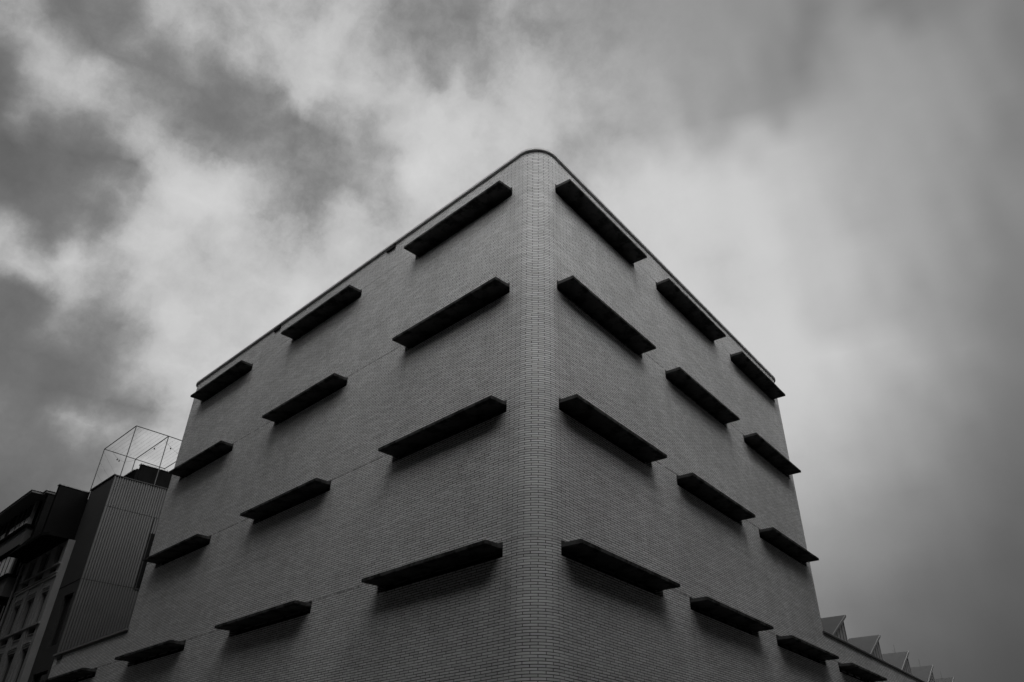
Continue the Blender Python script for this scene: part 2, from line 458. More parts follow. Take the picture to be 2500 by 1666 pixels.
MB().quad([(XE, YC+.05, ZC-.12), (XC-.05, YC+.05, ZC-.12), (XC-.05, 12, ZC-.12), (XE, 12, ZC-.12)]).build('roof', M['roofing'], cb)
# stair hut on its roof
h = MB().box(-33.4, -30.42, 1.80, 7., ZC-.1, 17.0).box(-30.66, -30.40, 1.97, 7., ZC-.1, 17.27).build('roof_hut', M['soot'], cb)
MB().box(-30.70, -30.36, 1.93, 7., 17.27, 17.33).box(-33.4, -30.70, 1.76, 7., 17.0, 17.035).build('coping', M['metal_cap'], h)

# ------------------------------------------------------------------ tubular frame on the roofs
A = (-28.58, .59); B = (-32.67, .62); Cc = (-28.62, 2.26); D = (-32.83, 2.33); E_ = (-33.0, 4.03); F_ = (-28.75, 4.0)
ZF = 18.38; zb = 15.5
pf = thing('roof_frame', (-30.6, 2.3, zb), 'open box frame of thin metal tubes standing on the roof of the corrugated building', 'pergola')
r_ = .024
for p in (A, B, Cc, D, E_, F_):
    MB().tube((p[0], p[1], zb), (p[0], p[1], ZF-.02), r_, 8).build('post', M['tube'], pf, smooth=False)
for p, q in ((A, B), (Cc, D), (F_, E_), (A, Cc), (Cc, F_), (B, D), (D, E_)):
    MB().tube((p[0], p[1], ZF), (q[0], q[1], ZF), r_, 8).build('rail', M['tube'], pf)
for k in range(1, 16):
    t = k/8
    if abs(t-1) < .01: continue
    p = (A[0], A[1]+(Cc[1]-A[1])*t); q = (B[0], B[1]+(D[1]-B[1])*t)
    MB().tube((p[0], p[1], ZF+.0), (q[0], q[1], ZF+.0), .0032, 5).build('wire', M['rope'], pf)
for k in range(4):
    z = ZF-.15-.6*k
    MB().tube((B[0], B[1], z), (B[0]+.05, B[1]+1.7, z-1.9+.2*k), .003, 5).build('wire', M['rope'], pf)
sl = thing('string_light', (-30.6, 2.3, ZF), 'thin sagging cord with small round bulbs hung inside the tubular roof frame', 'string light')
pts = []
def sag(p, q, s, n=10):
    p = Vector(p); q = Vector(q)
    return [p.lerp(q, k/n)-Vector((0, 0, s*4*(k/n)*(1-k/n))) for k in range(n+1)]
run = sag((B[0]+.1, B[1]+.4, ZF-.05), (D[0], D[1]-.1, ZF-.1), .28)+sag((D[0], D[1], ZF-.1), (Cc[0]-.5, Cc[1], ZF-.03), .10)+sag((Cc[0]-.5, Cc[1], ZF-.03), (F_[0]-1.2, F_[1], ZF-.35), .12)
mb = MB()
for p, q in zip(run[:-1], run[1:]):
    if (q-p).length > .01: mb.tube(p, q, .005, 5)
mb.build('cord', M['rope'], sl)
def bulb(p, r=.035):
    mb = MB(); n = 10; rings = []
    prof = [(.010, .03), (.014, 0), (r*.75, -.02), (r, -.05), (r*.8, -.075), (.004, -.09)]
    rings = [[Vector((p[0]+a*math.cos(2*PI*k/n), p[1]+a*math.sin(2*PI*k/n), p[2]+z)) for k in range(n)] for a, z in prof]
    for X, Y in zip(rings[:-1], rings[1:]):
        for k in range(n): mb.quad([X[k], X[(k+1) % n], Y[(k+1) % n], Y[k]])
    mb.quad(rings[0]); mb.quad(rings[-1]); mb.build('bulb', M['soot'], sl)
for k in (3, 4, 18, 25): bulb(run[k]-Vector((0, 0, .02)))

# ------------------------------------------------------------------ old apartment building, far left
ab = thing('apartment_building', (-31.05, 0, 0), 'old rendered apartment house with bay windows and a black cornice at the far left', 'building')
XR = -31.05; XL = -48.
cols = [(-32.34, -31.44), (-34.38, -33.26), (-36.24, -35.2)]
hol = []
for c in cols:
    hol += [(c[0], c[1], 12.06, 13.07), (c[0], c[1], 9.40, 10.84), (c[0], c[1], 6.62, 8.40), (c[0], c[1], 3.9, 5.7)]
pan = []
for c in cols:
    pan += [(c[0], c[1], 11.62, 11.94), (c[0], c[1], 8.66, 9.30), (c[0], c[1], 5.9, 6.5)]
w = MB(); planeY(w, XL, XR, 0, 0, 13.1, hol+pan, .18)
w.quad([(XR, 0, 0), (XR, .3, 0), (XR, .3, 13.1), (XR, 0, 13.1)])
w.quad([(XL, 0, 13.1), (-36.7, 0, 13.1), (-36.7, 0, 16.4), (XL, 0, 16.4)])
w.build('wall', M['stone'], ab, fix=False)
for i, (a, c, d, e) in enumerate(hol):
    o = MB().box(a, c, .16, .17, d, e).build('window', M['glass'], ab)
    m_ = (a+c)/2
    fr_ = MB().box(a, a+.05, .10, .16, d, e).box(c-.05, c, .10, .16, d, e).box(a+.05, c-.05, .10, .16, d, d+.06).box(a+.05, c-.05, .10, .16, e-.06, e)
    if i % 4 != 2: fr_.box(m_-.03, m_+.03, .09, .16, d+.06, e-.06)
    fr_.build('frame', M['frame'], o)
    if i % 4 in (1, 2):
        MB().box(a-.05, c+.05, -.03, 0, e+.10, e+.14).box(a-.05, c+.05, -.05, 0, e+.18, e+.22).build('lintel', M['stone'], o)
for (a, c, d, e) in pan:
    p_ = MB().box(a, c, .17, .18, d, e).build('sill_panel', M['soot'], ab)
    if e-d > .5:
        bl_ = MB().box(a, c, .02, .10, d+.02, d+.08).box(a, c, .02, .10, d+.30, d+.35)
        n = 9
        for k in range(n):
            x = a+(c-a)*(k+.5)/n
            bl_.box(x-.02, x+.02, .04, .08, d+.08, d+.30)
        bl_.build('balustrade', M['stone'], p_)
for z in (11.94, 9.31, 6.51): MB().box(-36.6, XR+.04, -.09, 0, z, z+.08).build('sill', M['stone'], ab)
MB().box(-36.9, XR+.03, -.05, 0, 11.40, 11.52).box(-36.9, XR+.05, -.075, 0, 11.60-.06, 11.60).build('moulding', M['stone'], ab)
for x in (-32.8, -34.8, -36.7): MB().box(x-.22, x+.22, -.035, 0, 6.62, 11.38).build('pilaster', M['stone'], ab)
# cornice and tarred mansard
b = MB().prism([(XR+.02, 0, 13.1), (-31.36, 0, 13.1), (-36.95, 0, 13.1), (-36.95, -.35, 13.1), (-33.75, -1.09, 13.1), (-31.36, -1.09, 13.1), (XR+.02, -.9, 13.1)], (0, 0, .16))
b.build('cornice', M['soot'], ab)
MB().prism([(-31.66, -1.0, 13.27), (-31.66, .9, 13.27), (-31.66, .9, 15.3), (-31.66, .25, 15.3)], (-5.3, 0, 0)).build('roof', M['soot'], ab)
fw = MB().prism([(-31.36, -1.11, 13.08), (-31.36, .29, 13.08), (-31.36, .29, 15.52), (-31.36, -1.11, 15.57)], (-.28, 0, 0)).build('fire_wall', M['soot'], ab)
MB().prism([(-31.33, -1.15, 15.575), (-31.33, .29, 15.525), (-31.33, .29, 15.565), (-31.33, -1.15, 15.62)], (-.34, 0, 0)).build('coping', M['wing_metal'], fw)
MB().prism([(XL, .9, 15.28), (-31.66, .9, 15.28), (-31.66, 12, 15.28), (XL, 12, 15.28)], (0, 0, .1)).build('roof', M['roofing'], ab)
# bay window tower
XO, YO = -37.1, -.55
bay = MB().box(XL, XO-.12, YO+.12, 0, 3.2, 16.4).build('bay_window', M['soot'], ab)
def bchild(o): o.parent = bay; o.matrix_parent_inverse = Matrix.Identity(4); return o
lv = [(15.10, 16.38), (12.52, 13.84), (9.7, 11.0), (6.9, 8.2)]
for i, (d, e) in enumerate(lv):
    # ledge, spandrel
    bchild(MB().box(XL, XO+.10, YO-.16, 0, d-.15, d-.02).build('ledge', M['soot']))
    bchild(MB().box(XL, XO-.02, YO-.02, 0, d-1.12, d-.15).build('spandrel', M['stone2']))
    bchild(MB().box(XL, XO+.06, YO-.10, 0, d-1.20, d-1.12).build('ledge', M['soot']))
    # corner post and mullions
    bchild(MB().box(XO-.34, XO, YO, YO+.12, d-.02, e).build('corner_post', M['frame']))
    bchild(MB().box(XO-.08, XO, -.10, 0, d-.02, e).box(XO-.06, XO, YO+.28, YO+.33, d-.02, e).build('mullion', M['frame']))
    x = XO-.34
    wds = [.80, .78, .80, .95, .62, .9, .9]
    for k, wd in enumerate(wds):
        x2 = x-wd
        g_ = MB().box(x2+.05, x-.02, YO+.05, YO+.07, d-.02, e)
        bchild(g_.build('window', M['glass']))
        if i < 2 and k != 4:
            zt = d-.02+(e-d)*(.42 if i == 0 else .93)
            bchild(MB().box(x2+.05, x-.02, YO+.025, YO+.045, d-.02, zt).build('blind', M['blind']))
        bchild(MB().box(x2, x2+.05, YO, YO+.12, d-.02, e).build('mullion', M['black']))
        x = x2
rs = MB().prism([(-36.02, -1.2, 16.40), (-36.02, -.64, 16.40), (-35.55, -.64, 16.40), (-35.55, .9, 16.40), (XL, .9, 16.40), (XL, -1.2, 16.40)], (0, 0, .11))
rs.build('bay_roof', M['stone2'], ab)
MB().prism([(-35.98, -1.24, 16.51), (-35.98, -.68, 16.51), (-35.50, -.68, 16.51), (-35.50, .9, 16.51), (XL, .9, 16.51), (XL, -1.24, 16.51)], (0, 0, .03)).build('roof_edge', M['wing_metal'], ab)
MB().box(-36.0, -35.6, -.5, .9, 13.3, 16.38).build('roof', M['soot'], ab)
pp = MB().tube((-36.95, -.14, 1.), (-36.95, -.14, 13.05), .055, 10)
pp.build('drainpipe', M['frame'], ab)

# ------------------------------------------------------------------ the streets, and unseen blocks added behind the camera to shade the walls
g = MB().quad([(-400, -400, 0), (400, -400, 0), (400, 400, 0), (-400, 400, 0)]).build('road', M['asphalt']); g['kind'] = 'structure'
pv = MB()
o1 = [P(s, 0, 2.2) for s in [SL(60)]+ARC+[SR(60)]]
o0 = [P(s, 0, 0.) for s in [SL(60)]+ARC+[SR(60)]]
for (a, b), (c, d) in zip(zip(o1[:-1], o1[1:]), zip(o0[:-1], o0[1:])):
    h = Vector((0, 0, .13)); pv.quad([a+h, b+h, d+h, c+h]); pv.quad([a, b, b+h, a+h])
pv = pv.build('pavement', M['paving']); pv['kind'] = 'structure'
pc = MB().box(9.5, 60, -60, -9.9, 0, .13).build('pavement', M['paving']); pc['kind'] = 'structure'

def opposite(name, x0, x1, y0, y1, H, label, side):
    t = thing(name, ((x0+x1)/2, (y0+y1)/2, 0), label, 'building')
    MB().box(x0, x1, y0, y1, 0, H).build('wall', M['opp'], t)
    MB().box(x0-.3, x1+.3, y0-.3, y1+.3, H, H+.3).build('cornice', M['stone2'], t)
    n = 22
    for fl_ in range(int(H//3.4)):
        z = 1.4+3.4*fl_
        for k in range(n):
            if side == 'y':
                c = x0+(x1-x0)*(k+.5)/n; w_ = MB().box(c-.6, c+.6, y1-.1, y1+.03, z, z+1.7)
                s_ = MB().box(c-.7, c+.7, y1+.001, y1+.16, z-.12, z-.01)
            else:
                c = y0+(y1-y0)*(k+.5)/n; w_ = MB().box(x0-.03, x0+.1, c-.6, c+.6, z, z+1.7)
                s_ = MB().box(x0-.16, x0-.001, c-.7, c+.7, z-.12, z-.01)
            w_ = w_.build('window', M['glass'], t)
            s_.build('sill', M['stone2'], w_) if False else s_.build('sill', M['stone2'], t)
    return t
OPP = True
if OPP:
    opposite('sky_blocker_left', -7.4, 13.4, -25, -13.6, HOP, 'unseen dark block added across the left street to shade the lower walls', 'y')
    opposite('sky_blocker_left_far', -110, -8, -25, -13.6, HOP+HL2, 'taller unseen dark block added across the far left street to shade the walls', 'y')
    opposite('sky_blocker_right', 13.6, 26, -25, 11, HOP, 'unseen dark block added across the right street to shade the lower walls', 'x')
    opposite('sky_blocker_right_far', 13.6, 26, 11.6, 120, HOP+HR2, 'taller unseen dark block added across the far right street to shade the walls', 'x')

# ------------------------------------------------------------------ sky
# grey level (0-255) of the cloud sheet by compass direction: one row per 2.48 degrees of height, one column per 1.68 degrees of azimuth
SKYROWS = [
    [129, 126, 122, 118, 113, 108, 103, 98, 93, 88, 85, 83, 84, 86, 90, 94, 99, 105, 111, 116, 121, 125, 128, 132, 136, 140, 144, 147, 150, 153, 155, 157, 157, 158, 158, 157, 156, 155, 154, 152, 150, 148, 146, 144, 142, 140, 138, 136, 135, 135, 135, 136, 137, 138, 139, 140, 142, 143, 144, 145, 146, 147, 148],
    [129, 125, 121, 117, 112, 107, 101, 96, 90, 85, 82, 80, 81, 85, 90, 94, 100, 107, 114, 119, 123, 127, 130, 134, 138, 142, 145, 149, 152, 155, 157, 158, 159, 159, 159, 158, 157, 156, 154, 153, 151, 149, 146, 144, 141, 139, 136, 134, 133, 132, 132, 133, 134, 136, 137, 139, 140, 142, 143, 144, 145, 146, 147],
    [128, 125, 121, 116, 111, 106, 100, 95, 89, 84, 80, 78, 82, 86, 91, 98, 103, 112, 119, 123, 126, 129, 133, 136, 140, 144, 147, 151, 154, 156, 158, 159, 160, 160, 160, 159, 158, 157, 155, 154, 152, 149, 147, 144, 141, 138, 135, 132, 130, 129, 129, 130, 131, 133, 135, 137, 139, 141, 142, 143, 145, 146, 147],
    [128, 125, 121, 116, 111, 106, 101, 95, 90, 86, 83, 82, 88, 93, 96, 102, 108, 120, 125, 127, 129, 132, 135, 139, 142, 146, 150, 153, 156, 158, 160, 161, 162, 162, 161, 160, 159, 158, 156, 155, 153, 150, 147, 144, 141, 137, 133, 130, 126, 125, 125, 126, 128, 131, 133, 135, 138, 139, 141, 143, 144, 145, 146],
    [128, 125, 121, 117, 112, 107, 102, 97, 92, 89, 88, 89, 95, 101, 105, 108, 118, 127, 128, 129, 132, 135, 138, 142, 146, 149, 152, 156, 158, 160, 162, 163, 163, 163, 162, 162, 161, 159, 158, 156, 154, 152, 149, 145, 142, 137, 133, 127, 123, 120, 119, 121, 124, 128, 131, 134, 136, 138, 140, 142, 143, 144, 146],
    [129, 126, 122, 118, 114, 109, 105, 100, 96, 93, 93, 97, 101, 105, 110, 117, 120, 128, 129, 132, 136, 139, 142, 146, 149, 153, 156, 158, 161, 163, 164, 164, 165, 164, 164, 163, 162, 161, 159, 158, 156, 154, 151, 147, 143, 138, 133, 126, 119, 114, 113, 116, 120, 125, 129, 132, 135, 137, 139, 141, 143, 144, 145],
    [130, 127, 124, 120, 116, 112, 108, 104, 100, 96, 95, 102, 108, 112, 120, 129, 133, 138, 137, 139, 142, 145, 148, 151, 154, 156, 159, 162, 163, 165, 166, 166, 166, 166, 165, 165, 164, 163, 161, 160, 158, 157, 154, 150, 145, 140, 135, 127, 116, 107, 106, 111, 117, 122, 127, 130, 134, 136, 139, 141, 142, 143, 145],
    [131, 128, 125, 122, 118, 114, 111, 107, 104, 102, 101, 111, 117, 125, 134, 139, 145, 150, 149, 149, 150, 151, 154, 156, 158, 161, 163, 165, 166, 167, 168, 168, 168, 168, 167, 166, 165, 164, 163, 162, 161, 160, 158, 155, 150, 142, 138, 132, 117, 102, 101, 107, 114, 120, 125, 129, 133, 136, 138, 140, 142, 143, 144],
    [132, 130, 127, 124, 121, 117, 113, 109, 105, 102, 111, 120, 126, 133, 139, 146, 152, 156, 158, 158, 158, 159, 160, 162, 164, 165, 167, 168, 169, 170, 170, 170, 170, 169, 169, 168, 167, 166, 166, 165, 164, 164, 164, 163, 158, 147, 140, 139, 117, 110, 107, 108, 115, 120, 125, 129, 132, 135, 138, 140, 141, 143, 144],
    [134, 131, 129, 126, 123, 120, 115, 111, 108, 109, 118, 128, 133, 137, 148, 156, 161, 168, 167, 166, 166, 166, 167, 168, 169, 170, 171, 172, 172, 172, 172, 172, 171, 171, 170, 170, 169, 169, 168, 167, 167, 167, 168, 171, 173, 161, 149, 132, 119, 118, 115, 117, 119, 122, 125, 129, 132, 135, 138, 140, 141, 143, 144],
    [135, 133, 131, 128, 125, 122, 119, 115, 112, 116, 124, 135, 147, 151, 160, 169, 172, 175, 174, 174, 173, 173, 173, 174, 174, 175, 175, 175, 175, 174, 174, 173, 173, 172, 172, 172, 172, 171, 171, 170, 170, 170, 171, 176, 183, 177, 157, 138, 137, 126, 125, 123, 122, 123, 126, 129, 133, 136, 138, 140, 141, 142, 144],
    [136, 134, 132, 130, 127, 125, 122, 119, 116, 124, 131, 144, 153, 160, 166, 173, 179, 181, 183, 182, 181, 180, 179, 179, 179, 179, 179, 178, 177, 176, 176, 175, 174, 174, 174, 174, 174, 174, 173, 173, 173, 172, 172, 173, 176, 174, 151, 157, 160, 150, 123, 128, 123, 123, 126, 130, 134, 136, 139, 140, 141, 142, 143],
    [137, 136, 134, 131, 129, 126, 124, 121, 122, 132, 144, 148, 160, 166, 175, 186, 189, 195, 193, 190, 187, 186, 185, 185, 184, 183, 182, 181, 180, 178, 177, 176, 176, 176, 176, 176, 176, 176, 177, 177, 176, 176, 176, 176, 173, 168, 140, 122, 126, 112, 108, 121, 116, 121, 126, 131, 135, 138, 139, 140, 141, 142, 143],
    [138, 137, 135, 132, 130, 127, 125, 125, 131, 137, 148, 160, 164, 177, 185, 191, 195, 196, 195, 194, 193, 192, 191, 189, 188, 187, 185, 183, 182, 180, 179, 178, 177, 177, 177, 178, 178, 179, 180, 180, 181, 181, 182, 184, 188, 189, 160, 147, 130, 118, 114, 117, 118, 120, 128, 134, 138, 139, 140, 141, 142, 142, 143],
    [139, 137, 135, 133, 130, 127, 124, 125, 137, 149, 155, 170, 175, 182, 191, 193, 200, 200, 200, 199, 198, 196, 195, 193, 192, 190, 188, 186, 184, 182, 180, 179, 178, 178, 179, 179, 181, 182, 183, 184, 185, 186, 188, 192, 192, 195, 187, 152, 131, 127, 139, 125, 118, 121, 134, 140, 141, 141, 141, 141, 142, 142, 143],
    [140, 138, 136, 134, 131, 128, 126, 128, 136, 148, 155, 168, 183, 187, 199, 200, 204, 204, 204, 203, 201, 200, 198, 197, 195, 193, 190, 188, 185, 183, 181, 180, 179, 179, 180, 181, 182, 184, 186, 188, 189, 188, 188, 194, 194, 185, 183, 160, 145, 142, 149, 123, 118, 126, 149, 149, 145, 142, 141, 141, 141, 142, 143],
    [140, 139, 137, 135, 132, 130, 129, 132, 142, 149, 156, 163, 175, 179, 184, 193, 204, 205, 205, 204, 203, 201, 200, 199, 197, 195, 192, 189, 186, 184, 182, 181, 180, 180, 181, 182, 183, 186, 189, 192, 194, 193, 186, 185, 185, 190, 199, 185, 175, 160, 173, 165, 176, 170, 167, 154, 145, 141, 139, 139, 140, 141, 142],
    [140, 139, 138, 136, 133, 131, 130, 141, 145, 155, 156, 169, 171, 182, 187, 190, 202, 203, 204, 205, 203, 202, 202, 201, 199, 197, 194, 191, 187, 185, 183, 182, 181, 181, 181, 182, 184, 186, 190, 194, 198, 200, 191, 181, 184, 184, 181, 190, 189, 165, 175, 189, 145, 161, 164, 146, 138, 136, 136, 137, 139, 140, 141],
    [139, 138, 138, 137, 136, 134, 132, 142, 149, 160, 163, 171, 175, 188, 190, 193, 200, 199, 196, 195, 200, 205, 204, 202, 201, 198, 195, 191, 188, 185, 183, 182, 182, 181, 181, 182, 183, 186, 189, 193, 195, 209, 195, 188, 180, 183, 184, 190, 191, 185, 146, 145, 129, 125, 119, 120, 123, 128, 132, 134, 137, 139, 140],
    [138, 137, 136, 136, 137, 138, 137, 148, 152, 161, 166, 171, 181, 188, 190, 193, 199, 198, 195, 192, 202, 205, 204, 203, 201, 199, 195, 192, 188, 186, 184, 184, 183, 183, 182, 181, 182, 186, 189, 190, 189, 188, 180, 178, 185, 184, 179, 186, 194, 170, 140, 131, 128, 116, 104, 103, 114, 123, 128, 132, 135, 138, 140],
    [136, 135, 134, 133, 133, 139, 141, 150, 152, 162, 165, 168, 174, 185, 188, 193, 202, 202, 192, 190, 195, 203, 205, 204, 202, 199, 195, 191, 188, 186, 185, 185, 185, 185, 183, 182, 181, 182, 187, 190, 177, 178, 172, 173, 184, 194, 180, 185, 189, 163, 157, 150, 129, 114, 109, 103, 120, 121, 125, 130, 134, 137, 140],
    [135, 134, 132, 131, 130, 139, 146, 152, 157, 162, 164, 171, 174, 184, 189, 191, 201, 203, 200, 200, 202, 203, 205, 202, 200, 199, 195, 190, 186, 185, 186, 188, 189, 188, 186, 184, 182, 180, 182, 182, 175, 168, 170, 170, 175, 199, 208, 205, 195, 168, 133, 127, 115, 120, 116, 152, 103, 113, 122, 130, 135, 138, 140],
    [132, 131, 132, 131, 132, 146, 146, 154, 157, 162, 166, 169, 175, 184, 191, 195, 199, 202, 201, 204, 205, 208, 207, 200, 200, 198, 193, 186, 183, 184, 187, 191, 194, 194, 191, 185, 185, 172, 165, 188, 184, 156, 161, 165, 167, 180, 195, 185, 181, 177, 167, 162, 142, 142, 149, 153, 125, 105, 122, 133, 137, 140, 141],
    [130, 128, 127, 135, 139, 148, 151, 155, 157, 162, 164, 169, 176, 182, 188, 190, 196, 202, 200, 205, 205, 205, 205, 200, 198, 197, 188, 179, 178, 182, 188, 194, 198, 200, 200, 199, 185, 166, 162, 152, 154, 146, 146, 149, 150, 145, 144, 142, 146, 153, 163, 160, 164, 167, 168, 163, 150, 123, 132, 141, 143, 143, 143],
    [128, 126, 126, 136, 141, 149, 152, 157, 159, 160, 163, 167, 173, 179, 186, 188, 183, 192, 191, 194, 195, 200, 201, 193, 194, 193, 171, 171, 173, 181, 188, 194, 202, 205, 205, 210, 212, 171, 160, 150, 151, 150, 149, 140, 140, 132, 130, 128, 127, 133, 138, 139, 150, 165, 151, 158, 160, 161, 162, 155, 149, 146, 145],
    [127, 126, 126, 138, 141, 148, 151, 156, 158, 160, 160, 162, 164, 166, 158, 174, 179, 168, 166, 176, 186, 178, 189, 184, 176, 175, 170, 169, 177, 184, 188, 190, 198, 202, 206, 210, 200, 165, 155, 151, 155, 155, 147, 148, 137, 134, 129, 125, 126, 129, 130, 132, 135, 135, 128, 133, 130, 154, 164, 159, 152, 148, 146],
    [128, 127, 133, 138, 137, 144, 148, 154, 156, 158, 153, 151, 144, 144, 144, 149, 151, 150, 157, 156, 168, 164, 161, 162, 159, 162, 165, 168, 184, 185, 188, 190, 192, 195, 197, 200, 195, 181, 160, 156, 163, 164, 168, 190, 158, 139, 138, 132, 133, 146, 140, 138, 150, 130, 130, 122, 128, 139, 152, 153, 151, 148, 147],
    [131, 132, 134, 131, 130, 132, 133, 149, 152, 152, 147, 144, 132, 138, 140, 147, 148, 152, 155, 155, 162, 162, 163, 165, 165, 166, 175, 175, 179, 185, 184, 180, 182, 189, 182, 192, 176, 175, 175, 175, 186, 179, 195, 190, 182, 168, 160, 173, 160, 158, 169, 163, 162, 141, 135, 131, 132, 139, 145, 148, 148, 147, 147],
    [134, 134, 133, 131, 130, 127, 127, 130, 140, 147, 142, 133, 133, 139, 140, 150, 150, 154, 155, 155, 163, 165, 165, 169, 170, 169, 170, 170, 174, 180, 179, 175, 169, 168, 177, 155, 156, 167, 165, 166, 180, 172, 185, 185, 180, 179, 175, 170, 170, 159, 158, 170, 163, 151, 143, 139, 138, 140, 143, 145, 146, 147, 147],
    [135, 135, 134, 133, 132, 131, 131, 135, 141, 139, 131, 131, 142, 141, 145, 150, 150, 150, 152, 155, 159, 162, 162, 165, 165, 166, 165, 165, 169, 172, 170, 165, 154, 153, 152, 145, 145, 149, 150, 150, 163, 163, 183, 185, 168, 173, 168, 168, 170, 166, 160, 161, 159, 153, 148, 144, 143, 143, 144, 145, 146, 146, 147],
    [137, 137, 136, 135, 135, 135, 136, 137, 139, 137, 134, 137, 143, 144, 145, 145, 149, 150, 151, 154, 155, 155, 155, 152, 152, 156, 155, 155, 161, 165, 165, 163, 157, 147, 145, 144, 142, 142, 145, 145, 158, 161, 175, 175, 165, 166, 168, 168, 168, 165, 162, 160, 157, 154, 150, 148, 146, 146, 146, 146, 147, 147, 147],
    [139, 139, 138, 138, 138, 138, 138, 139, 139, 138, 138, 139, 142, 144, 145, 146, 149, 150, 151, 152, 152, 152, 152, 152, 152, 152, 151, 151, 154, 153, 154, 160, 159, 141, 140, 142, 142, 144, 148, 149, 157, 159, 167, 170, 169, 168, 168, 167, 166, 164, 162, 159, 157, 154, 152, 150, 149, 148, 148, 148, 148, 148, 148],
    [141, 140, 140, 140, 140, 140, 140, 140, 140, 140, 141, 142, 143, 145, 146, 147, 149, 150, 151, 152, 152, 152, 152, 152, 152, 151, 150, 150, 151, 150, 151, 158, 157, 144, 141, 142, 143, 145, 148, 151, 155, 159, 163, 166, 167, 167, 167, 166, 165, 163, 161, 159, 157, 155, 153, 152, 151, 150, 150, 149, 149, 149, 149],
    [143, 142, 142, 142, 142, 142, 142, 142, 142, 143, 143, 144, 145, 146, 147, 148, 150, 151, 152, 152, 153, 153, 153, 153, 153, 152, 152, 152, 152, 153, 154, 154, 153, 150, 147, 146, 146, 148, 150, 152, 155, 158, 161, 163, 165, 165, 165, 164, 163, 162, 161, 159, 157, 156, 155, 153, 152, 152, 151, 151, 151, 150, 150],
    [144, 144, 144, 144, 144, 144, 144, 144, 144, 145, 145, 146, 147, 148, 149, 150, 151, 151, 152, 153, 154, 154, 154, 154, 154, 154, 154, 154, 154, 154, 154, 154, 153, 152, 151, 151, 151, 151, 153, 155, 157, 159, 160, 162, 163, 163, 163, 163, 162, 161, 160, 159, 158, 157, 155, 155, 154, 153, 152, 152, 152, 152, 151],
    [146, 146, 146, 146, 146, 146, 146, 146, 146, 147, 147, 148, 148, 149, 150, 151, 152, 152, 153, 154, 154, 155, 155, 155, 155, 155, 156, 156, 156, 156, 155, 155, 155, 154, 154, 154, 154, 154, 155, 156, 158, 159, 160, 161, 162, 162, 162, 162, 161, 160, 160, 159, 158, 157, 156, 155, 155, 154, 154, 153, 153, 153, 153],
]
NEL = len(SKYROWS); NAZ = len(SKYROWS[0])
AZ0, AZ1, EL0, EL1 = 86., 190., 4., 61.
def lin(v): v /= 255.; return v/12.92 if v <= .04045 else ((v+.055)/1.055)**2.4
SUN_AZ, SUN_EL = R(-42), R(SUN_H)          # direction towards the sun, hidden behind cloud
wd = bpy.data.worlds.new('World'); scene.world = wd; wd.use_nodes = True
nt = wd.node_tree; nt.nodes.clear(); g = G(nt)
out = g.n('ShaderNodeOutputWorld'); bg = g.n('ShaderNodeBackground'); nt.links.new(bg.outputs[0], out.inputs[0])
dirv = g.n('ShaderNodeTexCoord').outputs['Generated']
# cloud edges are ragged: shift the look-up direction with turbulence
def vnoise(scale, detail, amp):
    n = g.n('ShaderNodeTexNoise'); nt.links.new(dirv, n.inputs['Vector']); n.inputs['Scale'].default_value = scale
    n.inputs['Detail'].default_value = detail; n.inputs['Roughness'].default_value = .6
    a = g.n('ShaderNodeVectorMath', operation='SUBTRACT'); nt.links.new(n.outputs['Color'], a.inputs[0]); a.inputs[1].default_value = (.5, .5, .5)
    b = g.n('ShaderNodeVectorMath', operation='SCALE'); nt.links.new(a.outputs[0], b.inputs[0]); g.put(b.inputs['Scale'], amp)
    return b.outputs[0]
sp0 = g.n('ShaderNodeSeparateXYZ'); nt.links.new(dirv, sp0.inputs[0])
azr = g.m('SUBTRACT', g.m('FLOORED_MODULO', g.m('ADD', g.m('DEGREES', g.m('ARCTAN2', sp0.outputs[1], sp0.outputs[0])), 60.), 360.), 60.)
rag = g.mr(azr, 105., 140., .012, .055)
a1 = g.n('ShaderNodeVectorMath', operation='ADD'); nt.links.new(dirv, a1.inputs[0]); nt.links.new(vnoise(13., 10., rag), a1.inputs[1])
sp = g.n('ShaderNodeSeparateXYZ'); nt.links.new(a1.outputs[0], sp.inputs[0])
X, Y, Z = sp.outputs
az = g.m('DEGREES', g.m('ARCTAN2', Y, X))
